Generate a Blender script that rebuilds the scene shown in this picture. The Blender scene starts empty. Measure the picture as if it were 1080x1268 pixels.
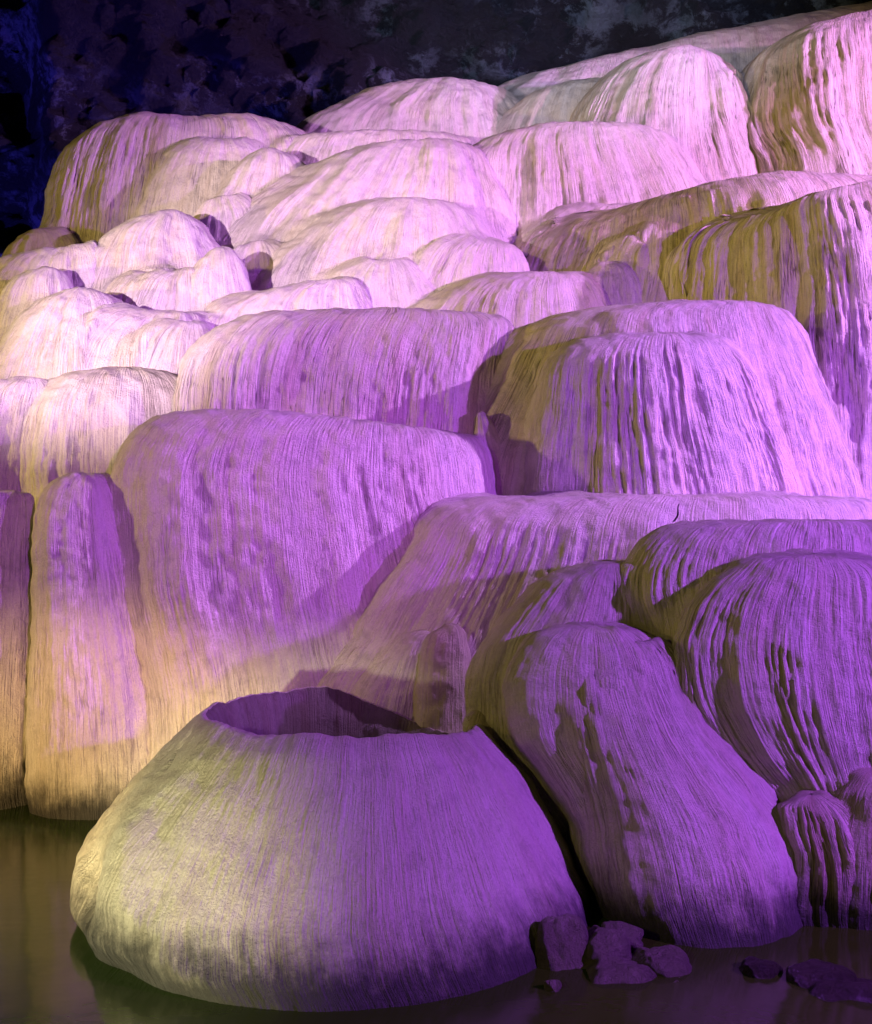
import bpy, math, random
import numpy as np

# ------------------------------------------------------------------ camera, world, lamps
C = bpy.context.scene
F, HX, HY, H = 1530.0, 540.0, 600.0, 3.0          # focal length in photo pixels, horizon, eye height above the water

cam = bpy.data.cameras.new('camera'); co = bpy.data.objects.new('camera', cam)
C.collection.objects.link(co); C.camera = co
co.location = (0, 0, H); co.rotation_euler = (math.pi/2, 0, 0)
cam.sensor_fit = 'HORIZONTAL'; cam.sensor_width = 36; cam.lens = 36*F/1080
cam.shift_y = -34/1080; cam.clip_start = .05; cam.clip_end = 400

w = bpy.data.worlds.new('World'); C.world = w; w.use_nodes = True
bg = w.node_tree.nodes['Background']
bg.inputs[0].default_value = (.35, .30, .45, 1); bg.inputs[1].default_value = .012   # the dark cave behind the camera

C.view_settings.view_transform = 'Standard'; C.view_settings.look = 'None'
C.view_settings.gamma = 1; C.view_settings.exposure = 0; C.view_settings.use_curve_mapping = False
C.render.engine = 'CYCLES'
C.cycles.max_bounces = 5; C.cycles.diffuse_bounces = 1; C.cycles.use_denoising = True

def P(px, py, d):
    """point seen at photo pixel (px, py) at distance d in front of the camera"""
    return np.array([(px-HX)/F*d, d, H-(py-HY)/F*d])

from mathutils import Vector
def spot(name, loc, aim, col, watt, cone, blend=.6, radius=.06):
    l = bpy.data.lights.new(name, 'SPOT'); l.color = col; l.energy = watt
    l.spot_size = math.radians(cone); l.spot_blend = blend; l.shadow_soft_size = radius
    o = bpy.data.objects.new(name, l); C.collection.objects.link(o); o.location = loc
    o.rotation_euler = (Vector(aim)-Vector(loc)).to_track_quat('-Z', 'Y').to_euler()
    return o
# the show cave's coloured floodlights, on the banks left and right of the pool, and an added yellow fill
VIOLET = (.43, .095, 1.0); PINK = (1.0, .40, .80); YELLOW = (1.0, .74, .16); BLUE = (.10, .06, 1.0)
spot('violet_floodlight', (9.4, 4.3, 5.2), (-.2, 10.2, 2.0), VIOLET, 5200, 84, .6, .12)
spot('violet_floodlight', (1.0, 1.0, 4.6), (-1.9, 11.5, 3.0), (.62, .085, 1.0), 2000, 33, .8, .12)
spot('violet_floodlight', (14.0, 9.0, 9.0), (1.0, 16.0, 4.8), (.66, .29, 1.0), 13500, 62, .6, .12)
spot('pink_floodlight', (13.0, 8.0, 8.5), (4.0, 17.5, 7.0), (1.0, .40, .86), 5200, 50, .9, .1)
spot('cream_floodlight', (-8.5, 2.0, 4.6), (-2.6, 14.8, 5.6), (1.0, .72, .92), 12500, 24, .8, .15)
spot('gold_floodlight', (-6.0, .4, .9), (-3.2, 10.8, -.1), (1.0, .64, .22), 4600, 25, .7, .15)
spot('yellow_light', (-5.6, -.2, .9), (-2.25, 7.8, -.3), (1.0, .92, .50), 4800, 26, .8, .15)
spot('yellow_light', (-11.5, 11.0, 5.0), (0, 15.5, 5.0), YELLOW, 1900, 80, .8, .15)
spot('yellow_light', (-7.0, 4.0, 7.5), (4.0, 17.0, 6.2), YELLOW, 2000, 30, .8, .15)
spot('yellow_light', (-5.0, .5, 4.5), (2.0, 11.0, 2.5), (1.0, .80, .20), 340, 80, .8, .15)  # added weak fill from the camera side, turns the shaded flanks olive
spot('blue_floodlight', (-10.5, 17.5, 2.5), (-8.0, 25.0, 8.5), BLUE, 2600, 110, .9)
spot('pale_floodlight', (2.0, 3.0, 6.0), (2.4, 24.0, 13.8), (.66, .66, 1.0), 11000, 31, .9)

# ------------------------------------------------------------------ noise
def _hash(ix, iy, seed):
    h = (ix.astype(np.int64)*374761393 + iy.astype(np.int64)*668265263 + seed*974634777) & 0xffffffff
    h = ((h ^ (h >> 13))*1274126177) & 0xffffffff
    h = h ^ (h >> 16)
    return h.astype(np.float64)/4294967295.0
def noise(x, y, seed=0):
    """2-D gradient noise, about -1..1"""
    x, y = np.broadcast_arrays(x, y)
    ix = np.floor(x); iy = np.floor(y); fx = x-ix; fy = y-iy
    ux = fx*fx*fx*(fx*(fx*6-15)+10); uy = fy*fy*fy*(fy*(fy*6-15)+10)
    def g(a, b):
        t = _hash(ix+a, iy+b, seed)*2*np.pi
        return np.cos(t)*(fx-a)+np.sin(t)*(fy-b)
    n0 = g(0, 0)*(1-ux)+g(1, 0)*ux; n1 = g(0, 1)*(1-ux)+g(1, 1)*ux
    return (n0*(1-uy)+n1*uy)*1.5
def fbm(x, y, seed=0, octs=4, gain=.5):
    r = 0; a = 1.0
    for k in range(octs):
        r = r+a*noise(x*2**k, y*2**k, seed+k*17); a *= gain
    return r
def smooth(a, b, x):
    t = np.clip((x-a)/(b-a), 0, 1); return t*t*(3-2*t)

# ------------------------------------------------------------------ mesh from a grid
def grid_mesh(name, X, Y, Z, mat, wrap=True, uv=None, parent=None, flip=False):
    nv, nu = X.shape
    me = bpy.data.meshes.new(name)
    co_ = np.stack([X, Y, Z], -1).reshape(-1, 3)
    iv, iu = np.meshgrid(np.arange(nv-1), np.arange(nu if wrap else nu-1), indexing='ij')
    i2 = (iu+1) % nu
    q = np.stack([iv*nu+iu, (iv+1)*nu+iu, (iv+1)*nu+i2, iv*nu+i2], -1).reshape(-1, 4)
    if flip: q = q[:, ::-1]
    me.vertices.add(len(co_)); me.vertices.foreach_set('co', co_.astype(np.float32).ravel())
    me.loops.add(q.size); me.loops.foreach_set('vertex_index', q.astype(np.int32).ravel())
    me.polygons.add(len(q)); me.polygons.foreach_set('loop_start', np.arange(0, q.size, 4, dtype=np.int32))
    if uv is not None:
        S, T = uv
        l = me.uv_layers.new(name='flow')
        St = np.concatenate([S, 2*S[:, -1:]-S[:, -2:-1]], 1) if wrap else S
        T2 = np.concatenate([T, T[:, :1]], 1) if wrap else T
        def pick(A): return np.stack([A[iv, iu], A[iv+1, iu], A[iv+1, iu+1], A[iv, iu+1]], -1).reshape(-1, 4)
        a, b = pick(St), pick(T2)
        if flip: a, b = a[:, ::-1], b[:, ::-1]
        l.data.foreach_set('uv', np.stack([a, b], -1).astype(np.float32).ravel())
    me.update(calc_edges=True)
    me.polygons.foreach_set('use_smooth', np.ones(len(q), dtype=bool))
    me.materials.append(mat)
    o = bpy.data.objects.new(name, me); C.collection.objects.link(o)
    if parent is not None: o.parent = parent
    return o

# ------------------------------------------------------------------ materials
def newmat(name):
    m = bpy.data.materials.new(name); m.use_nodes = True
    nt = m.node_tree; return m, nt, nt.nodes['Principled BSDF']
def nd(nt, t, **kw):
    n = nt.nodes.new(t)
    for k, v in kw.items():
        if k in n.inputs: n.inputs[k].default_value = v
        else: setattr(n, k, v)
    return n
def ramp(nt, src, stops):
    r = nt.nodes.new('ShaderNodeValToRGB'); e = r.color_ramp.elements
    e[0].position, e[0].color = stops[0][0], (*stops[0][1], 1)
    e[1].position, e[1].color = stops[-1][0], (*stops[-1][1], 1)
    for p, c in stops[1:-1]:
        x = e.new(p); x.color = (*c, 1)
    nt.links.new(src, r.inputs[0]); return r.outputs[0]
def mix(nt, f, a, b, mode='MIX'):
    m = nt.nodes.new('ShaderNodeMix'); m.data_type = 'RGBA'; m.blend_type = mode
    for v, i in ((f, 0), (a, 6), (b, 7)):
        if hasattr(v, 'is_linked'): nt.links.new(v, m.inputs[i])
        else: m.inputs[i].default_value = v if i == 0 else (*v, 1)
    return m.outputs[2]
def mathn(nt, op, a, b=None, clamp=False):
    m = nt.nodes.new('ShaderNodeMath'); m.operation = op; m.use_clamp = clamp
    for i, v in enumerate((a, b)):
        if v is None: continue
        if hasattr(v, 'is_linked'): nt.links.new(v, m.inputs[i])
        else: m.inputs[i].default_value = v
    return m.outputs[0]

def calcite(name, base, tan, brown, brown_amt=.5, bump=1.0, flutes=.5):
    m, nt, b = newmat(name); L = nt.links.new
    uv = nd(nt, 'ShaderNodeUVMap', uv_map='flow').outputs[0]
    geo = nt.nodes.new('ShaderNodeNewGeometry'); pos = geo.outputs['Position']
    oi = nt.nodes.new('ShaderNodeObjectInfo')
    off = nt.nodes.new('ShaderNodeVectorMath'); off.operation = 'ADD'; L(uv, off.inputs[0])
    cx = nt.nodes.new('ShaderNodeCombineXYZ'); L(mathn(nt, 'MULTIPLY', oi.outputs['Random'], 37.0), cx.inputs[0]); L(cx.outputs[0], off.inputs[1])
    uvo = off.outputs[0]
    def streak(sx, sy, detail=4, rough=.55, dist=0):
        mp = nd(nt, 'ShaderNodeMapping'); mp.inputs['Scale'].default_value = (sx, sy, 1); L(uvo, mp.inputs[0])
        n = nd(nt, 'ShaderNodeTexNoise', Scale=1.0, Detail=detail, Roughness=rough, Distortion=dist); L(mp.outputs[0], n.inputs['Vector'])
        return n.outputs['Fac']
    def solid(s, detail=4, rough=.6):
        n = nd(nt, 'ShaderNodeTexNoise', Scale=s, Detail=detail, Roughness=rough); L(pos, n.inputs['Vector']); return n.outputs['Fac']
    s1 = streak(5, .5); s2 = streak(26, 1.3, 3); s3 = streak(48, 1.6, 4, .62)
    big = solid(.9, 3)
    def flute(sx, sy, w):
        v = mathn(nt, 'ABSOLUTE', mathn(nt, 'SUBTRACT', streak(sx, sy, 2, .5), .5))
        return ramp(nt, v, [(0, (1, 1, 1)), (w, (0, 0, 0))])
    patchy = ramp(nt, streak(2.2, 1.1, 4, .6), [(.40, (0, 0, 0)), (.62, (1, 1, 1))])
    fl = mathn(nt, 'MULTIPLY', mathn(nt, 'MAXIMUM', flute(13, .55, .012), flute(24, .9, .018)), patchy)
    grain = solid(60, 3, .7); pit = solid(22, 4, .6)
    col = mix(nt, ramp(nt, s1, [(.40, (0, 0, 0)), (.68, (1, 1, 1))]), base, tan)
    bm = mathn(nt, 'MULTIPLY', ramp(nt, s2, [(.55, (0, 0, 0)), (.74, (1, 1, 1))]), ramp(nt, big, [(.42, (.15, .15, .15)), (.66, (1, 1, 1))]))
    col = mix(nt, mathn(nt, 'MULTIPLY', bm, brown_amt), col, brown)
    col = mix(nt, .35, col, ramp(nt, grain, [(.3, (.55, .52, .5)), (.7, (1, 1, 1))]), 'MULTIPLY')
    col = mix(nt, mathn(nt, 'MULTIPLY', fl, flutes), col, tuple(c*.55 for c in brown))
    mot = mathn(nt, 'MULTIPLY', ramp(nt, solid(5.5, 6, .7), [(.52, (0, 0, 0)), (.70, (1, 1, 1))]), .38)
    col = mix(nt, mot, col, (.30, .27, .24))
    # dark wet band and algae just above the water
    sep = nt.nodes.new('ShaderNodeSeparateXYZ'); L(pos, sep.inputs[0])
    zz = mathn(nt, 'ADD', sep.outputs[2], mathn(nt, 'MULTIPLY', mathn(nt, 'SUBTRACT', mathn(nt, 'ADD', mathn(nt, 'MULTIPLY', streak(9, 2.2, 5, .7), .45), mathn(nt, 'MULTIPLY', solid(3.5, 7, .75), .45)), .5), -.9))
    wet = nt.nodes.new('ShaderNodeMapRange'); wet.interpolation_type = 'SMOOTHSTEP'
    L(zz, wet.inputs[0]); wet.inputs[1].default_value = .10; wet.inputs[2].default_value = .52; wet.inputs[3].default_value = 1; wet.inputs[4].default_value = 0
    col = mix(nt, mathn(nt, 'MULTIPLY', wet.outputs[0], .95), col, (.028, .028, .034))
    L(col, b.inputs['Base Color'])
    r = mathn(nt, 'SUBTRACT', mathn(nt, 'ADD', mathn(nt, 'MULTIPLY', pit, .40), .32), mathn(nt, 'MULTIPLY', wet.outputs[0], .02))
    L(r, b.inputs['Roughness']); b.inputs['Specular IOR Level'].default_value = .28
    hsum = mathn(nt, 'ADD', mathn(nt, 'MULTIPLY', s3, 1.0), mathn(nt, 'ADD', mathn(nt, 'MULTIPLY', grain, .42), mathn(nt, 'MULTIPLY', pit, .45)))
    hsum = mathn(nt, 'SUBTRACT', hsum, mathn(nt, 'MULTIPLY', fl, flutes*.8))
    bp = nd(nt, 'ShaderNodeBump', Strength=.75*bump, Distance=.045); L(hsum, bp.inputs['Height']); L(bp.outputs[0], b.inputs['Normal'])
    return m

M_PALE = calcite('pale_calcite', (.80, .74, .68), (.76, .68, .59), (.50, .38, .25), .4)
M_TAN = calcite('tan_calcite', (.68, .61, .53), (.55, .46, .35), (.30, .21, .12), .6)
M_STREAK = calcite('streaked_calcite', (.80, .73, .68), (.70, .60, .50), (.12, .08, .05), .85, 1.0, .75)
M_BASIN = calcite('grainy_calcite', (.78, .73, .66), (.70, .63, .54), (.40, .32, .24), .35, 1.1, .16)
M_HOLLOW = calcite('hollow_calcite', (.20, .18, .17), (.16, .13, .11), (.14, .10, .07), .6)  # darker calcite for the inside of the basin
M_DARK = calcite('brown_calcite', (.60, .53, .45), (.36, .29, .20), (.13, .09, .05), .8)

def rock_mat(name, dark, mid, pale, pale_lo, pale_hi):
    m, nt, b = newmat(name); L = nt.links.new
    geo = nt.nodes.new('ShaderNodeNewGeometry'); pos = geo.outputs['Position']
    def solid(s, d=6, r=.62, dist=0):
        n = nd(nt, 'ShaderNodeTexNoise', Scale=s, Detail=d, Roughness=r, Distortion=dist); L(pos, n.inputs['Vector']); return n.outputs['Fac']
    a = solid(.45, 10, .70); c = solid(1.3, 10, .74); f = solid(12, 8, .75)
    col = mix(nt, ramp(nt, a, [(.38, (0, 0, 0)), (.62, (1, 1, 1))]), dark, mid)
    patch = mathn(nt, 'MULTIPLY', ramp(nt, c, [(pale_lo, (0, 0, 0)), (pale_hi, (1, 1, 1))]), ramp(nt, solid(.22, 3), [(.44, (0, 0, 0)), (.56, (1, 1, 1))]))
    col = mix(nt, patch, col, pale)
    col = mix(nt, .6, col, ramp(nt, f, [(.3, (.35, .35, .35)), (.7, (1, 1, 1))]), 'MULTIPLY')
    L(col, b.inputs['Base Color']); b.inputs['Roughness'].default_value = .7
    bp = nd(nt, 'ShaderNodeBump', Strength=1.0, Distance=.2); L(mathn(nt, 'ADD', f, mathn(nt, 'MULTIPLY', c, 2.0)), bp.inputs['Height']); L(bp.outputs[0], b.inputs['Normal'])
    return m
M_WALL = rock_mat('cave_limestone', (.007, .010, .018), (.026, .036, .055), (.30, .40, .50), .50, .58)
M_BOULDER = rock_mat('boulder_stone', (.24, .20, .17), (.42, .37, .32), (.52, .47, .42), .5, .62)

M_ROCK = rock_mat('wet_dark_rock', (.05, .045, .04), (.13, .11, .10), (.18, .16, .15), .5, .62)
M_ROCK.node_tree.nodes['Principled BSDF'].inputs['Roughness'].default_value = .28
m, nt, b = newmat('still_water'); M_WATER = m
b.inputs['Base Color'].default_value = (.036, .074, .008, 1); b.inputs['Roughness'].default_value = .12; b.inputs['IOR'].default_value = 1.33
geo = nt.nodes.new('ShaderNodeNewGeometry')
n = nd(nt, 'ShaderNodeTexNoise', Scale=2.2, Detail=3, Roughness=.5); nt.links.new(geo.outputs['Position'], n.inputs['Vector'])
bp = nd(nt, 'ShaderNodeBump', Strength=.10, Distance=.05); nt.links.new(n.outputs['Fac'], bp.inputs['Height']); nt.links.new(bp.outputs[0], b.inputs['Normal'])

# ------------------------------------------------------------------ setting
def struct(o, kind='structure'): o['kind'] = kind; return o
g = np.linspace(-60, 60, 25); gx, gy = np.meshgrid(g, np.linspace(-40, 60, 25))
struct(grid_mesh('water', gx, gy, gx*0, M_WATER, wrap=False, flip=True))

# cave wall: a wide rough rock face curving round behind the cascade
def cave_wall():
    nu, nv = 620, 300
    u = np.linspace(-1, 1, nu)[None, :]; v = np.linspace(0, 1, nv)[:, None]
    a = u*1.9
    r = 24+2.5*np.abs(u)**2
    X = np.sin(a)*r*1.0+0*v; Yc = 24-(1-np.cos(a))*13+0*v; Z = -1+v*19+0*u
    s = a*24
    d = 1.6*fbm(s*.16+.25*Z, Z*.16, 5, 5, .52)+.8*np.abs(fbm(s*.5, Z*.55-.3*s*.5, 23, 5, .55))+.30*np.abs(fbm(s*1.7, Z*1.7, 41, 4, .6))
    d = d-2.2*smooth(-6.9, -7.6, X)*1.0                          # a darker recess round the corner on the left
    lean = -(v**2)*3.0
    nx, ny = np.sin(a), np.cos(a)
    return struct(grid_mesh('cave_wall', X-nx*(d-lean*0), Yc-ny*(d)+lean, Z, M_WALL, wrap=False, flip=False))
cave_wall()

# ------------------------------------------------------------------ flowstone
def catmull(pts, n):
    pts = np.array(pts, float); m = len(pts)
    seg = np.sqrt(((pts[1:, [0, 2]]-pts[:-1, [0, 2]])**2).sum(1))+np.sqrt(((pts[1:, [1, 2]]-pts[:-1, [1, 2]])**2).sum(1))+np.abs(pts[1:, 3]-pts[:-1, 3])+1e-6
    t = np.concatenate([[0], np.cumsum(seg)]); q = np.linspace(0, t[-1], n)
    out = np.zeros((n, pts.shape[1]))
    for c in range(pts.shape[1]):                                # monotone cubic so that outlines never overshoot
        y = pts[:, c]; h = np.diff(t); dl = np.diff(y)/h; mm = np.zeros(m)
        mm[0], mm[-1] = dl[0], dl[-1]
        for i in range(1, m-1):
            if dl[i-1]*dl[i] > 0:
                w1 = 2*h[i]+h[i-1]; w2 = h[i]+2*h[i-1]; mm[i] = (w1+w2)/(w1/dl[i-1]+w2/dl[i])
        k = np.clip(np.searchsorted(t, q)-1, 0, m-2); s = (q-t[k])/h[k]
        out[:, c] = (2*s**3-3*s**2+1)*y[k]+(s**3-2*s**2+s)*h[k]*mm[k]+(-2*s**3+3*s**2)*y[k+1]+(s**3-s**2)*h[k]*mm[k+1]
    return out

SEED = [100]
def flow_grid(D, lev, k=.5, flare=.10, p0=.3, sh=.12, fl=.35, n=2.2, cap=4, crest=None, dr=1.0, lump=.6, bmax=None, res=1.0, yaw=0, yawp=None, tuck=0, fold=.5):
    """solid of stacked ovals: lev = (y, x_left, x_right) in photo pixels at distance D, from the shoulder down"""
    SEED[0] += 31; sd = SEED[0]
    sc = D/F
    if D < 13.5: flare = 0
    L = [((xl-HX)*sc, (xr-HX)*sc, H-(y-HY)*sc) for y, xl, xr in lev]
    amax = max((r-l)/2 for l, r, z in L)
    if 13.9 < D < 19.9 and not yaw: k *= .72; p0 = .45
    B = bmax if bmax else k*amax
    z0, z1 = L[0][2], L[-1][2]
    pts = []
    for l, r, z in L:
        hn = max(0, (z0-z)/(z0-z1)); l, r = l-flare*2*amax*hn**1.7, r+flare*2*amax*hn**1.7; g_ = (1-math.exp(-(hn/sh)**.75))/(1-math.exp(-(1/sh)**.75))
        wide = max(wide, r-l) if pts else r-l
        pts.append((l, r, z, (1+flare*2*hn**2)*B*(p0+(1-p0)*((1-fl)*g_+fl*hn))*((r-l)/wide)**tuck))
    cx = (L[0][0]+L[0][1])/2
    pts = [(cx-.01, cx+.01, z0+cap*sc, .01)] + [((cx+pts[0][0])/2*.999+0, (cx+pts[0][1])/2, z0+cap*sc*.7, pts[0][3]*.5)] + pts
    Wpx = max(r-l for y, l, r in lev); Hpx = lev[-1][0]-lev[0][0]+60
    nuf = int(np.clip(Wpx*1.25/1.6*res, 70, 560)); nub = max(20, nuf//6)
    nv = int(np.clip((Hpx+.3*Wpx)/3.0*res, 40, 170))
    Q = catmull(pts, nv)
    zb = -.6 if D < 14 else z1-2.5                               # carry the foot on down into the bed or the water
    if zb < z1-.1 and not tuck:
        ext = np.repeat(Q[-1:], 6, 0); ext[:, 2] = np.linspace(z1, zb, 7)[1:]; Q = np.vstack([Q, ext])
    th = np.concatenate([np.linspace(math.pi*1.0-.0+.12, 2*math.pi-.12+.24-.0, nuf)[:nuf], np.linspace(.12, math.pi+.12, nub+1)[:-1]+0]) if False else \
         np.concatenate([np.linspace(math.pi-.2, 2*math.pi+.2, nuf), np.linspace(2*math.pi+.2, 3*math.pi-.2, nub+2)[1:-1]])
    c, s = np.cos(th)[None, :], np.sin(th)[None, :]
    xl, xr, z, bb = [Q[:, i:i+1] for i in range(4)]
    ctr, a = (xl+xr)/2, np.maximum((xr-xl)/2, .008)
    X = ctr+a*np.sign(c)*np.abs(c)**(2/n)
    Y = D+bb*np.sign(s)*np.abs(s)**(2/n)
    Z = z+0*X
    if crest is not None:                                        # sloping or wavy crest line
        cxp = (np.array([p[0] for p in crest])-HX)*sc; cyp = np.array([p[1] for p in crest])*sc
        hh = np.clip((z0-z)/max(z0-z1, .01), 0, 1)
        Z = Z-np.interp(X, cxp, cyp)*(1-hh)**1.5
    if yaw:                                                      # wall turned: one end nearer, each point kept on its line of sight
        dx = X-((L[-1][0]+L[-1][1])/2 if yawp is None else (yawp-HX)*sc)
        if yawp is not None: dx = -(np.sqrt(dx*dx+.09)-dx)/2          # only the part left of the corner turns away
        fac = (D-yaw*dx)/D
        Y = Y+D*(fac-1); X = X*fac; Z = H+(Z-H)*fac
    # arc coordinates
    iref = int(np.argmax(a[:, 0]+bb[:, 0]))
    ds = np.sqrt(np.diff(X[iref])**2+np.diff(Y[iref])**2); S = np.concatenate([[0], np.cumsum(ds)])[None, :]+0*X
    mid = nuf//2
    dh = np.sqrt(np.diff(X[:, mid])**2+np.diff(Y[:, mid])**2+np.diff(Z[:, mid])**2); T = np.concatenate([[0], np.cumsum(dh)])[:, None]+0*X
    per = S[0, -1]+ds[-1]
    R = dict(X=X, Y=Y, Z=Z, S=S, T=T, D=D, Q=Q, n=n, yaw=yaw, yawp=yawp, mx=(L[-1][0]+L[-1][1])/2, sc=sc, z0=z0, z1=z1,
             crest=None if crest is None else (cxp, cyp), sd=sd, amax=amax, loc=np.clip(a/amax, 0, 1), lump=lump, fold=fold, dr=dr)
    R['box'] = (X.min(), X.max(), Y.min(), Y.max(), Z.min(), Z.max())
    return R

def normals(X, Y, Z):
    du = np.stack([np.roll(A, -1, 1)-np.roll(A, 1, 1) for A in (X, Y, Z)], -1)
    dv = np.stack([np.gradient(A, axis=0) for A in (X, Y, Z)], -1)
    N = np.cross(dv, du); N /= np.linalg.norm(N, axis=-1, keepdims=True)+1e-9
    return N

def dist_to(R, X, Y, Z):
    """rough signed distance of points to the smooth body of another mound"""
    D, Q = R['D'], R['Q']
    x, y, z = X, Y, Z
    if R['yaw']:
        f = np.ones_like(X)
        for _ in range(3):
            dx = X/f-(R['mx'] if R['yawp'] is None else (R['yawp']-HX)*R['sc'])
            if R['yawp'] is not None: dx = -(np.sqrt(dx*dx+.09)-dx)/2
            f = (D-R['yaw']*dx)/D
        x = X/f; z = H+(Z-H)/f; y = Y-D*(f-1)
    if R['crest'] is not None:
        c = np.interp(x, *R['crest']); zz = z
        for _ in range(3):
            hh = np.clip((R['z0']-zz)/(R['z0']-R['z1']), 0, 1); zz = z+c*(1-hh)**1.5
        z = zz
    zt = Q[::-1, 2]; k = np.argsort(zt, kind='stable'); zt = zt[k]
    xl, xr, b = [np.interp(z, zt, Q[::-1, i][k]) for i in (0, 1, 3)]
    cx, a = (xl+xr)/2, np.maximum((xr-xl)/2, .02); b = np.maximum(b, .02); n = R['n']
    px, py = np.abs(x-cx), np.abs(y-D)
    r = ((px/a)**n+(py/b)**n)**(1/n)+1e-6
    f = np.hypot(px, py)*(1-1/r)
    return f+np.maximum(z-Q[0, 2], 0)

def finish(R, others):
    X, Y, Z, S, T, sd = R['X'], R['Y'], R['Z'], R['S'], R['T'], R['sd']
    amax, lump, fold, dr, loc = R['amax'], R['lump'], R['fold'], R['dr'], R['loc']
    size = min(amax, (R['z0']-R['z1'])*.8)
    Nn = normals(X, Y, Z)
    steep = smooth(.25, .85, 1-np.abs(Nn[..., 2]))
    fade = smooth(0, .25, T/max(T[-1, 0], .01))
    wob = .05*noise(T*.6, S*.6, sd+3)+.010*noise(T*3.2, S*2.2, sd+4)
    d = lump*size*.10*fbm(S*.75/size**.5, T*.55/size**.5, sd, 3)*fade
    d += fold*size*.05*fbm((S+wob)/(.34*size**.6), T*.28, sd+7, 2)*steep
    X = X+Nn[..., 0]*d; Y = Y+Nn[..., 1]*d; Z = Z+Nn[..., 2]*d*.6
    # calcite fills the joint with each neighbour: both surfaces swell to meet in a soft groove
    kk = .19 if R['D'] < 13.5 else .52
    swell = np.zeros_like(X); b0 = R['box']
    for O in others:
        if O is R: continue
        b1 = O['box']
        if any(b0[2*i] > b1[2*i+1]+kk or b0[2*i+1] < b1[2*i]-kk for i in range(3)): continue
        m = (X > b1[0]-kk)*(X < b1[1]+kk)*(Y > b1[2]-kk)*(Y < b1[3]+kk)*(Z < b1[5]+kk)
        if not m.any(): continue
        f = dist_to(O, X[m], Y[m], Z[m])
        swell[m] = np.maximum(swell[m], kk*.30*np.clip(1-np.abs(f)/kk, 0, 1)**2)
    for _ in range(3):
        swell = (swell+np.roll(swell, 1, 1)+np.roll(swell, -1, 1)+np.vstack([swell[:1], swell[:-1]])+np.vstack([swell[1:], swell[-1:]]))/5
    swell *= np.clip(loc*3, 0, 1)
    Nn = normals(X, Y, Z)
    X = X+Nn[..., 0]*swell; Y = Y+Nn[..., 1]*swell; Z = Z+Nn[..., 2]*swell
    # drip curtains
    Nn = normals(X, Y, Z)
    steep = smooth(.30, .92, 1-np.abs(Nn[..., 2]))
    patch = .12+.88*smooth(-.30, .40, fbm(S*1.3, T*.40, sd+11, 3))
    f = 1/.064
    wob = wob+.003*noise(T*9, S*5, sd+5)
    pick = smooth(-.05, .35, noise(S*.9, T*.35, sd+23))
    n1 = np.abs(noise((S+wob)*f, T*.9, sd+20))*(1-pick)+np.abs(noise((S+wob)*f*.6, T*.6, sd+24))*pick
    n2 = np.abs(noise((S+wob*1.2)*f*1.8, T*2.2+9, sd+21)); n3 = noise((S+wob)*f*.35, T*.5, sd+22)
    d = dr*(.042*np.minimum(n1, .5)**.55*patch+.014*n2**.7*(.3+.7*patch)+.014*n3)*steep*np.clip(loc*1.6, 0, 1)
    d += .014*fbm(X*6+Y*4, Z*6+Y*3, sd+30, 2, .5)
    X = X+Nn[..., 0]*d; Y = Y+Nn[..., 1]*d; Z = Z+Nn[..., 2]*d
    return X, Y, Z, S, T

MOUNDS = 'flowstone mounds of the lit cascade'
BODIES = []
def mound(name, label, cat, D, lev, mat=None, group=MOUNDS, **kw):
    R = flow_grid(D, lev, **kw)
    R.update(name=name, mat=mat or M_PALE, parent=None, props=dict(label=label, category=cat, group=group)); BODIES.append(R)
    return R
def lobe(parent, D, lev, mat=None, name='lobe', **kw):
    R = flow_grid(D, lev, **kw)
    R.update(name=name, mat=mat or M_PALE, parent=parent, props={}); BODIES.append(R)
    return R
def build_bodies():
    for R in BODIES:
        X, Y, Z, S, T = finish(R, BODIES)
        o = grid_mesh(R['name'], X, Y, Z, R['mat'], uv=(S, T), parent=R['parent']['obj'] if R['parent'] else None)
        for k, v in R['props'].items(): o[k] = v
        R['obj'] = o

# rising bed of rock that the mounds grow on
def bed():
    nu, nv = 300, 200
    u = np.linspace(-11, 13, nu)[None, :]; v = np.linspace(9.6, 27, nv)[:, None]
    Z = -.6+np.clip((v-11.2), 0, 99)*.86+0*u
    Z = np.minimum(Z, 7.2+.25*np.clip(u, -3, 9))-1.1
    Z = Z-smooth(-5.2, -8.5, u)*Z*.8-1.2*smooth(9, 13, u)
    Z += .35*fbm(u*.5, v*.5, 3, 4)
    o = grid_mesh('rock_bed', u+0*v, v+0*u, Z, M_TAN, wrap=False, uv=(u+0*v, v+0*u), flip=False)
    return struct(o)
bed()

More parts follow.
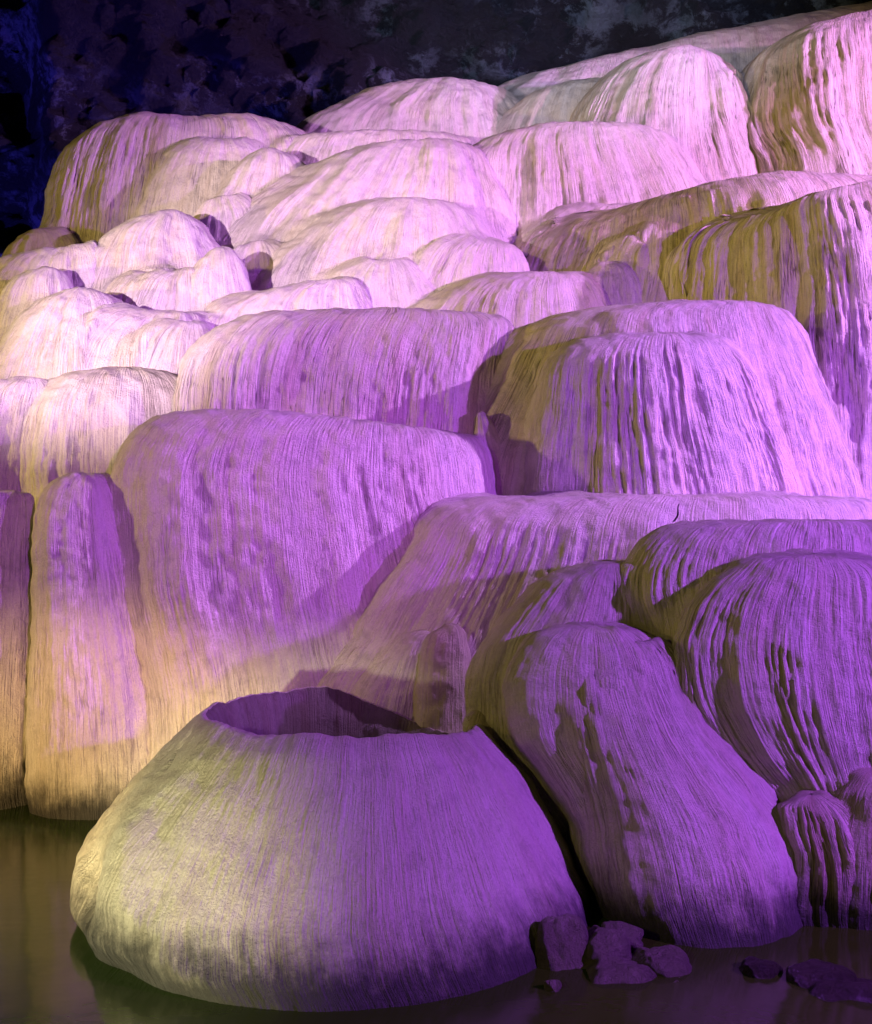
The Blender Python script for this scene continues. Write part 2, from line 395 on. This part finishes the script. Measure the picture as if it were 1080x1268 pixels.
# ---- rimstone basin in the foreground
def basin():
    nu, nv = 620, 190
    # profile knots: (x_left, x_right, y_front, y_back, z)
    K = [(-2.38, 1.14, 7.10, 11.2, -.35), (-2.50, 1.16, 7.02, 11.2, 0.0), (-2.62, 1.12, 7.06, 11.1, .12), (-2.62, 1.00, 7.28, 10.95, .34),
         (-2.45, .86, 7.53, 10.75, .58), (-2.23, .70, 7.77, 10.6, .82), (-1.98, .54, 7.99, 10.5, 1.06), (-1.84, .42, 8.10, 10.42, 1.22), (-1.765, .36, 8.26, 10.34, 1.30),
         (-1.72, .33, 8.33, 10.30, 1.31), (-1.68, .30, 8.42, 10.25, 1.27), (-1.62, .24, 8.54, 10.15, 1.10), (-1.58, .20, 8.60, 10.1, .80), (-1.50, .1, 8.7, 10.0, .60), (-.75, -.65, 9.3, 9.4, .55)]
    K = np.array(K); t = np.concatenate([[0], np.cumsum(np.linalg.norm(np.diff(K, axis=0)[:, [0, 2, 4]], axis=1))])
    q = np.linspace(0, t[-1], nv); Q = np.stack([np.interp(q, t, K[:, i]) for i in range(5)], 1)
    ker = np.hanning(9); ker /= ker.sum()
    Q2 = np.stack([np.convolve(np.pad(Q[:, i], 4, mode='edge'), ker, 'valid') for i in range(5)], 1); Q = Q2
    th = np.concatenate([np.linspace(math.pi-.3, 2*math.pi+.3, nu-120), np.linspace(2*math.pi+.3, 3*math.pi-.3, 122)[1:-1]])
    c, s = np.cos(th)[None, :], np.sin(th)[None, :]
    xl, xr, yf, yb, z = [Q[:, i:i+1] for i in range(5)]
    cy = 9.2*(1-smooth(.9, 1.3, z))+ (yf+yb)/2*smooth(.9, 1.3, z)
    X = (xl+xr)/2+(xr-xl)/2*c
    Y = np.where(s < 0, cy+(cy-yf)*s, cy+(yb-cy)*s)
    Z = z+0*X
    S = (np.cumsum(np.sqrt(np.gradient(X[20])**2+np.gradient(Y[20])**2)))[None, :]+0*X
    T = q[:, None]+0*X
    # the rim sags to the right and back, where the pale lobe runs into it
    up = smooth(.7, 1.3, Z)
    Z = Z+up*(-.30*smooth(-1.0, .1, X)*smooth(9.0, 10.2, Y)-.07*smooth(-.3, .3, X)+.03*noise(S*1.3, 0*S, 71)+.012*noise(S*6, 0*S, 72))
    # swelling and hollow on the left flank
    def N_():
        du = np.stack([np.roll(A, -1, 1)-np.roll(A, 1, 1) for A in (X, Y, Z)], -1); dv = np.stack([np.gradient(A, axis=0) for A in (X, Y, Z)], -1)
        n = np.cross(du, dv); return n/(np.linalg.norm(n, axis=-1, keepdims=True)+1e-9)
    n = N_()
    d = (.035*fbm(S*.8, T*.8, 61, 3)+.012*noise(S*2.3, T*.3, 62))*smooth(1.33, 1.0, Z)
    p = P(128, 1078, 8.6); d -= .14*np.exp(-(((X-p[0])/.10)**2+((Z-p[2]-.02)/.16)**2))*(Y < 9.2)
    p = P(165, 1065, 8.2); d += .07*np.exp(-(((X-p[0])/.16)**2+((Z-p[2])/.35)**2))*(Y < 9.2)
    X = X+n[..., 0]*d; Y = Y+n[..., 1]*d; Z = Z+n[..., 2]*d*.7
    n = N_(); wob = .05*noise(T*1.6, S*.7, 64)+.02*noise(T*6, S*3, 65)
    mask = (.35+.65*smooth(-2.2, -.9, X))*smooth(.02, .3, T)
    a1 = np.abs(noise((S+wob)*11, T*1.0, 66)); a2 = np.abs(noise((S+wob)*25, T*1.9, 67))
    d = (.008*np.minimum(a1, .5)**.75+.009*a2**.8)*mask*smooth(1.30, 1.05, Z)+.012*fbm(X*4+Y*2, Z*4+Y*2, 68, 3, .5)*(1-.5*mask)
    ck = (Y < 9.0)*np.clip(1-np.abs((X-(-1.83+.55*(Z-1.12)+.02*noise(Z*12, 0*Z, 5)))/.018), 0, 1)*smooth(1.0, 1.04, Z)*smooth(1.25, 1.2, Z)
    d = d-.05*ck
    X = X+n[..., 0]*d; Y = Y+n[..., 1]*d; Z = Z+n[..., 2]*d
    k = int(np.argmax(Z[:, 100:400].mean(1)))+1
    root = bpy.data.objects.new('rimstone_basin', None); C.collection.objects.link(root)
    root['label'] = 'wide crater shaped stone basin with open hollow top rising from the water in front'; root['category'] = 'stone basin'
    grid_mesh('outer_wall', X[:k+1], Y[:k+1], Z[:k+1], M_BASIN, uv=(S[:k+1], T[:k+1]), flip=True, parent=root)
    grid_mesh('hollow', X[k:], Y[k:], Z[k:], M_HOLLOW, uv=(S[k:], T[k:]), flip=True, parent=root)
basin()

# ---- left bank
T = 'terrace'; MO = 'mound'
mound('flowstone_mound', 'broad violet mound directly behind the crater basin, its foot fading to golden yellow', MO, 11.8,
      [(514, 225, 575), (521, 195, 592), (545, 165, 604), (600, 145, 616), (700, 148, 640), (860, 178, 670), (1010, 185, 680)], crest=[(200, -4), (330, -4), (490, 14), (580, 24)], k=.5, n=3.2, sh=.07, lump=.25, fold=.25, dr=.6 )
mound('flowstone_mound', 'narrow upright mauve mound standing at the water left of the big violet mound', MO, 11.5,
      [(588, 82, 128), (600, 60, 138), (640, 46, 148), (760, 41, 172), (900, 36, 196), (980, 38, 200), (1020, 46, 198)], k=.75, lump=.25, fold=.25, dr=.6)
mound('flowstone_mound', 'pale column like mound cut by the left picture edge at the water', MO, 11.7,
      [(609, -50, 30), (617, -70, 41), (700, -80, 43), (900, -85, 38), (970, -85, 36), (1010, -75, 42)], k=.75, cap=2, lump=.25, fold=.25, dr=.6)
o = mound('flowstone_terrace', 'pinkish terrace with pebbly violet top edge above the narrow mauve mound', T, 13.2,
      [(458, 110, 205), (466, 72, 240), (482, 55, 260), (502, 46, 270), (560, 38, 280), (650, 34, 290)], crest=[(60, 2), (150, 0), (215, 2), (265, 16)], k=.8, dr=1.05)
lobe(o, 13.0, [(470, 0, 50), (486, -45, 62), (520, -55, 58), (580, -60, 48), (650, -65, 42)], k=.7, dr=.8, name='side_lobe')
mound('flowstone_terrace', 'long purple ledge with ochre streaked left end in the middle of the cascade', T, 12.75,
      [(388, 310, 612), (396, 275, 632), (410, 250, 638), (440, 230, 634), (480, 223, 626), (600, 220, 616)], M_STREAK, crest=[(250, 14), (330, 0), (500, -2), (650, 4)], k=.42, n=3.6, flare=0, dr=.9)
# ---- pale middle left
mound('flowstone_mound', 'rounded white mound with violet edged crest near the left picture edge', MO, 14.5,
      [(361, 90, 122), (369, 60, 142), (388, 34, 158), (430, 8, 172), (520, -20, 190)], k=.8, dr=.85)
mound('flowstone_mound', 'low white mound between the violet edged mound and the ochre ledge end', MO, 14.35,
      [(388, 170, 235), (398, 120, 255), (425, 86, 260), (500, 66, 266)], k=.7, dr=.85)
mound('flowstone_mound', 'small white lobe touching the ochre left end of the purple ledge', MO, 14.0,
      [(404, 216, 248), (418, 190, 258), (450, 170, 264), (520, 150, 268)], k=.7, dr=.85)
mound('flowstone_mound', 'small white knob at the left picture edge below the pale shelf', MO, 15.0,
      [(334, 44, 74), (346, 18, 83), (380, 0, 92), (470, -12, 100)], k=.7, dr=.85)
mound('flowstone_terrace', 'flat pale shelf at the left picture edge under the olive knoll', T, 15.7,
      [(311, 40, 108), (318, 8, 124), (340, -25, 136), (450, -50, 145)], k=.6, dr=.85)
mound('flowstone_mound', 'lilac dome below the tall grooved mound at upper left', MO, 15.8,
      [(266, 192, 232), (276, 160, 250), (300, 124, 264), (330, 110, 276), (450, 100, 290)], k=.8, dr=.85)
mound('flowstone_mound', 'small lilac lobe at the left foot of the lilac dome', MO, 15.2,
      [(343, 172, 208), (356, 146, 228), (390, 128, 246), (470, 116, 262)], k=.7, dr=.85)
mound('flowstone_mound', 'small lilac lobe with cream left side at the right foot of the lilac dome', MO, 15.0,
      [(339, 214, 240), (352, 190, 252), (390, 170, 262), (470, 150, 270)], k=.7, dr=.85)
mound('flowstone_mound', 'upright pale egg shaped lobe with yellow left edge beside the two small lilac lobes', MO, 14.9,
      [(309, 264, 288), (322, 250, 300), (350, 244, 309), (385, 243, 316), (470, 240, 320)], k=.8, dr=.85)
mound('flowstone_terrace', 'low pale pink shelf just above the left half of the purple ledge', T, 14.6,
      [(352, 350, 432), (360, 305, 440), (380, 266, 446), (400, 254, 450), (480, 250, 455)], crest=[(300, 10), (380, 0), (440, -2)], k=.55, dr=1.05)
mound('flowstone_mound', 'faint lilac mound above the middle of the purple ledge', MO, 15.0,
      [(330, 450, 498), (342, 425, 515), (370, 405, 530), (450, 395, 545)], k=.7, dr=.85)
mound('flowstone_mound', 'flat topped lilac mound under the pink half dome', MO, 15.3,
      [(305, 550, 636), (316, 515, 647), (345, 490, 653), (450, 470, 660)], crest=[(510, 10), (580, 0), (650, 0)], k=.6, dr=.85)
mound('flowstone_mound', 'lilac mound with olive left flank right above the purple ledge end', MO, 14.7,
      [(341, 615, 706), (350, 570, 724), (368, 535, 734), (400, 512, 742), (480, 500, 750)], crest=[(520, 14), (600, 0), (720, 0)], k=.6, dr=1.05)
mound('flowstone_mound', 'wide pink half dome in the centre of the pale upper cascade', MO, 15.7,
      [(251, 455, 555), (259, 415, 582), (280, 384, 600), (300, 366, 609), (350, 346, 618), (450, 330, 630)], crest=[(390, 6), (500, 0), (590, 2)], k=.65, dr=.85)
mound('flowstone_terrace', 'long sloping pink terrace with yellow left border behind the half dome', T, 16.6,
      [(180, 450, 568), (192, 405, 592), (228, 362, 604), (268, 318, 612), (310, 292, 618), (400, 275, 626)], crest=[(380, 12), (450, 4), (570, -2)], k=.55, dr=1.05)
mound('flowstone_terrace', 'broad bright pink terrace in the upper centre, its right end dropping steeply', T, 17.0,
      [(159, 640, 795), (166, 600, 826), (190, 578, 848), (225, 570, 868), (262, 565, 884), (420, 560, 910)], crest=[(590, 8), (680, 0), (800, -1), (860, 6)], k=.5, dr=1.05)
mound('flowstone_terrace', 'thin rosy ledge showing above the long sloping terrace', T, 17.6,
      [(166, 390, 560), (172, 365, 580), (200, 345, 592), (330, 335, 600)], k=.4, dr=1.05)
mound('flowstone_mound', 'violet topped mound with yellow shaded left side below the tall grooved mound', MO, 16.9,
      [(189, 322, 348), (198, 303, 372), (220, 283, 386), (250, 270, 391), (310, 261, 396), (400, 256, 402)], k=.9, dr=1.05)
mound('flowstone_mound', 'small shaded mound in the hollow right of the lilac dome', MO, 16.5,
      [(252, 258, 296), (268, 246, 316), (310, 236, 330), (400, 230, 340)], dr=.8)
mound('flowstone_mound', 'small mound filling the notch between the egg shaped lobe and the pink half dome', MO, 15.8,
      [(302, 304, 342), (320, 288, 364), (350, 282, 376), (430, 278, 384)], dr=.8)
# ---- top
o = mound('flowstone_mound', 'tall grooved lilac mound at upper left against the dark cave wall', MO, 18.2,
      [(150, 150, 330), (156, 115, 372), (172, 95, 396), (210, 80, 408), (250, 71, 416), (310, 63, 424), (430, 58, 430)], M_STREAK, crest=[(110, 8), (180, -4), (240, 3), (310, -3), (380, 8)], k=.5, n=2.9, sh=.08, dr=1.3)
lobe(o, 17.6, [(182, 245, 306), (198, 218, 328), (250, 198, 342), (330, 188, 350)], k=.7, dr=.7, name='front_lobe')
mound('flowstone_mound', 'small olive knoll at the foot of the tall grooved mound, far left', MO, 17.6,
      [(287, 38, 62), (294, 24, 76), (308, 10, 88), (380, -14, 100)], M_TAN, k=.7, dr=.2)
mound('flowstone_mound', 'distant rosy mound against the cave wall in the top centre', MO, 19.8,
      [(106, 500, 595), (112, 455, 625), (130, 412, 648), (150, 374, 662), (260, 340, 680)], crest=[(380, 8), (450, 3), (540, 0), (620, 3)], k=.6, dr=1.05)
mound('flowstone_terrace', 'highest pale pink ridge climbing along the dark cave wall at top right', T, 21.0,
      [(26, 640, 1220), (40, 610, 1280), (80, 595, 1300), (260, 560, 1330)], crest=[(600, 82), (680, 68), (800, 44), (900, 22), (1000, 2), (1080, -10), (1200, -16)], k=.35, dr=1.05)
mound('flowstone_mound', 'low pink mound with olive left flank at the foot of the highest ridge', MO, 19.0,
      [(102, 690, 770), (110, 655, 790), (132, 634, 802), (160, 622, 812), (260, 606, 826)], crest=[(640, 10), (700, 4), (790, -2)], k=.6, dr=1.05)
o = mound('flowstone_mound', 'tall pink dome with deep olive shadow on its left side at upper right', MO, 18.2,
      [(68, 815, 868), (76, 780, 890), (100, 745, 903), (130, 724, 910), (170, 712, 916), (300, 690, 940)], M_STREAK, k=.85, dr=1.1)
lobe(o, 17.9, [(98, 893, 906), (130, 886, 924), (170, 874, 950), (215, 862, 1000), (300, 850, 1040)], k=.6, dr=.7, name='foot_lobe')
mound('flowstone_mound', 'largest magenta pink mound with deep dark grooves in the top right corner', MO, 17.4,
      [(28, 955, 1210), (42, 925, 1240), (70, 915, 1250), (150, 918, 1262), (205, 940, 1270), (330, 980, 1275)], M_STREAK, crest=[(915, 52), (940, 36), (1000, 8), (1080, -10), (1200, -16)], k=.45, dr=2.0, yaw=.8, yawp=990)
# ---- right middle
o = mound('flowstone_terrace', 'long olive and pink terrace sloping down to the left at mid right', T, 14.9,
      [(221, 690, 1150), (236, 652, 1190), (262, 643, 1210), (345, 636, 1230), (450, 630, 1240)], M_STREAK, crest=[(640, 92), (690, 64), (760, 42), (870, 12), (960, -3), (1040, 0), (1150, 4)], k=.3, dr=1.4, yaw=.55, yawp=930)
lobe(o, 15.3, [(286, 806, 836), (300, 778, 852), (330, 748, 862), (400, 736, 872), (450, 730, 880)], k=.7, dr=.9, name='front_lobe')
lobe(o, 14.9, [(328, 738, 764), (342, 722, 780), (385, 704, 790), (460, 690, 800)], k=.7, dr=.4, name='foot_lobe')
mound('flowstone_mound', 'small pebbly topped mound between the broad pink terrace and the olive terrace', MO, 16.4,
      [(262, 728, 776), (270, 696, 792), (292, 660, 802), (310, 645, 806), (420, 636, 816)], k=.6, dr=1.05)
mound('flowstone_mound', 'dark brown deeply grooved mound filling the right picture edge at mid height', MO, 13.6,
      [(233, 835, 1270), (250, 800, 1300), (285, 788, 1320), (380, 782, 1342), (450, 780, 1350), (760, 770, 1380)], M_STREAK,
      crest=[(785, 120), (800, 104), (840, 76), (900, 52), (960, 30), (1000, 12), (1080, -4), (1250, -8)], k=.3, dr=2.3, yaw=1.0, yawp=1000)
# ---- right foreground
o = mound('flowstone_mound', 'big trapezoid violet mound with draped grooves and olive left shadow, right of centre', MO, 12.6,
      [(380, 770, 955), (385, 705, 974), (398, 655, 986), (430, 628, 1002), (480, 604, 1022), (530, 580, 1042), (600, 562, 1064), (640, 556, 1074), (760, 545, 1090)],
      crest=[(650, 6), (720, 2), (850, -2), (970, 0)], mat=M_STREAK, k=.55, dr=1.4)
lobe(o, 11.75, [(416, 745, 875), (424, 706, 902), (450, 676, 922), (520, 660, 950), (620, 646, 985), (720, 640, 1000)], k=.5, dr=1.4, name='front_lobe')
lobe(o, 12.15, [(532, 1002, 1020), (556, 980, 1040), (600, 964, 1058), (660, 952, 1072), (720, 948, 1080)], k=.3, dr=.8, name='side_lobe')
lobe(o, 12.0, [(512, 590, 602), (536, 588, 614), (580, 586, 630), (640, 580, 650), (720, 570, 660)], k=.5, dr=.3, name='foot_lobe')
o = mound('flowstone_terrace', 'wide flat topped purple terrace below the trapezoid mound, its left flank sloping to the basin', T, 11.2,
      [(615, 600, 1060), (622, 555, 1090), (645, 520, 1100), (690, 498, 1105), (740, 466, 1110), (800, 428, 1115), (860, 388, 1120), (1010, 360, 1130)], k=.42, cap=1, dr=1.0)
lobe(o, 11.0, [(672, 528, 570), (690, 512, 590), (730, 480, 600), (780, 445, 606), (830, 408, 610), (890, 380, 614), (960, 360, 614)], k=.4, dr=.25, name='flank_lobe')
lobe(o, 10.6, [(780, 520, 540), (794, 498, 549), (830, 468, 560), (890, 440, 566), (960, 420, 574)], k=.45, dr=.25, name='front_lobe')
lobe(o, 10.25, [(775, 546, 568), (788, 528, 579), (840, 516, 583), (900, 512, 585), (960, 510, 588)], M_TAN, k=.7, dr=.2, name='foot_lobe')
o = mound('flowstone_mound', 'large violet mound with two shoulders at the right picture edge below the flat terrace', MO, 9.4,
      [(645, 855, 1150), (652, 820, 1180), (676, 790, 1195), (715, 776, 1200), (780, 790, 1205), (850, 800, 1210), (1000, 820, 1215)], k=.4, cap=1, dr=1.3)
lobe(o, 8.95, [(690, 925, 1090), (712, 888, 1130), (750, 856, 1150), (800, 840, 1160), (850, 846, 1165), (900, 870, 1160), (950, 912, 1150), (988, 955, 1120)], name='hanging_lobe', k=.45, dr=1.4, sh=.35, fl=.1, tuck=.6)
o = mound('flowstone_mound', 'bulging purple mound with olive left half right beside the basin rim', MO, 9.5,
      [(697, 722, 772), (712, 676, 800), (745, 636, 820), (800, 592, 836), (850, 580, 850), (900, 582, 870), (950, 612, 890), (1010, 660, 900), (1150, 700, 920)], k=.6, sh=.35, dr=1.1)
lobe(o, 9.05, [(778, 680, 790), (800, 645, 826), (850, 625, 850), (900, 630, 860), (960, 668, 880), (1015, 716, 890)], k=.6, sh=.3, dr=.55, name='front_lobe')
mound('flowstone_apron', 'smooth fan of purple stone running from the right mounds into the water', 'stone apron', 8.95,
      [(800, 700, 822), (850, 700, 850), (900, 704, 880), (950, 708, 924), (1000, 714, 962), (1060, 722, 980), (1120, 744, 982), (1180, 764, 976), (1230, 770, 974)], bmax=1.3, p0=.04, fl=1.0, n=2.2, dr=.45, flare=0)
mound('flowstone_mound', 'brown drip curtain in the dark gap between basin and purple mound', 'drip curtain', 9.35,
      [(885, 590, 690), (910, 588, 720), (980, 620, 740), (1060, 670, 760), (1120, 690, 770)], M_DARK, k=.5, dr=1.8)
mound('flowstone_column', 'stubby purple topped column in the lower right corner under the hanging lobe', 'stone column', 8.6,
      [(988, 985, 1024), (998, 970, 1044), (1020, 972, 1058), (1060, 985, 1062), (1120, 978, 1066), (1180, 985, 1070), (1270, 980, 1075)], M_TAN, k=.75, dr=1.5)
mound('flowstone_column', 'brown fluted column at the right picture edge above the water', 'stone column', 8.6,
      [(958, 1070, 1180), (980, 1045, 1200), (1050, 1030, 1210), (1150, 1022, 1215), (1290, 1016, 1220)], M_TAN, k=.7, dr=1.6)

build_bodies()

# ---- loose stones at the waterline
def boulder(label, px, py, d, rx, ry, rz, seed, mat=None, name='boulder', cat='boulder', rough=1.0, sink=0):
    c = P(px, py, d); c[2] -= .25*rz
    nu, nv = 90, 56
    a = np.linspace(0, 2*math.pi, nu, endpoint=False)[None, :]; t = np.linspace(.02, math.pi-.02, nv)[:, None]
    x, y, z = np.sin(t)*np.cos(a), np.sin(t)*np.sin(a), np.cos(t)+0*a
    r = 1+rough*(.22*noise(x*1.0+1.1*z+seed, y*1.1+z*.5, seed)+.10*noise(x*2.1+z, y*2.1-z*1.2, seed+2)+.03*noise(x*5+z*3, y*5+z*4, seed+3)+.008*noise(x*15+z*6, y*15-z*13, seed+4))
    q = (np.abs(x)**2.6+np.abs(y)**2.6+np.abs(z)**2.6)**(-1/2.6)
    rr = random.Random(seed)
    for _ in range(3):                                           # broken faces
        v = Vector((rr.gauss(0, 1), rr.gauss(0, 1), rr.gauss(0, .8))).normalized(); t_ = x*v[0]+y*v[1]+z*v[2]
        lim = rr.uniform(.82, .98)+.02*noise(x*7+z*3, y*7-z*4, seed+7)
        r = np.where(t_*r*q > lim, lim/np.maximum(t_*q, .05), r)
    o = grid_mesh(name, c[0]+x*r*q*rx, c[1]+y*r*q*ry, c[2]+z*r*q*rz, mat or M_BOULDER, uv=(a*rx+0*z, t*rz+0*a))
    o['label'] = label; o['category'] = cat; o['group'] = 'stones at the waterline'
boulder('dark purple boulder wedged against the right foot of the basin', 692, 1180, 7.85, .20, .24, .30, 3)
boulder('rounded purple grey boulder in the middle of the waterline pile', 744, 1178, 7.85, .19, .2, .17, 9)
boulder('flat brownish boulder lying lowest in the waterline pile', 762, 1212, 7.6, .23, .2, .14, 14)
boulder('wide boulder at the right end of the waterline pile, before the apron', 814, 1198, 7.75, .20, .2, .13, 21)
boulder('tiny pale stone at the water before the dark boulder', 684, 1222, 7.35, .05, .05, .045, 27)
boulder('small wet shiny rock below the smooth apron', 940, 1204, 7.62, .13, .12, .09, 33, M_ROCK)
boulder('dark low rock under the stubby column', 1018, 1216, 7.5, .20, .18, .14, 39, M_ROCK)
boulder('large dark wet rock in the lower right corner of the picture', 1056, 1246, 7.3, .30, .24, .18, 45, M_ROCK)
boulder('flat wet ledge of dark rock at the water below the smooth apron', 905, 1232, 7.5, .42, .36, .12, 52, M_ROCK, name='rock_ledge', cat='rock ledge', rough=.6)
for lab, px, py, d, r in (('small stone between the two upper boulders of the pile', 722, 1200, 7.7, .06),
                          ('small stone in front of the wide boulder, half in the water', 836, 1220, 7.5, .07),
                          ('small stone at the left foot of the apron, behind the pile', 768, 1156, 8.0, .11)):
    boulder(lab, px, py, d, r*1.3, r, r*.8, int(px), name='stone', cat='stone')

# thin dry twig stuck on the edge of the two-shouldered mound
def twig():
    a, b = P(834, 646, 8.75), P(843, 624, 8.8); t = np.linspace(0, 1, 9)[:, None]; th = np.linspace(0, 2*math.pi, 8, endpoint=False)[None, :]
    bend = .012*np.sin(t*5); r = .009*(1-.6*t)
    o = grid_mesh('twig', a[0]+(b[0]-a[0])*t+bend+r*np.cos(th), a[1]+(b[1]-a[1])*t+r*np.sin(th), a[2]+(b[2]-a[2])*t+0*th, M_TWIG, uv=(th*.01+0*t, t+0*th))
    o['label'] = 'thin dark twig sticking up from the flat crest at right'; o['category'] = 'twig'
M_TWIG = calcite('bark', (.05, .035, .02), (.04, .03, .02), (.02, .015, .01))
twig()
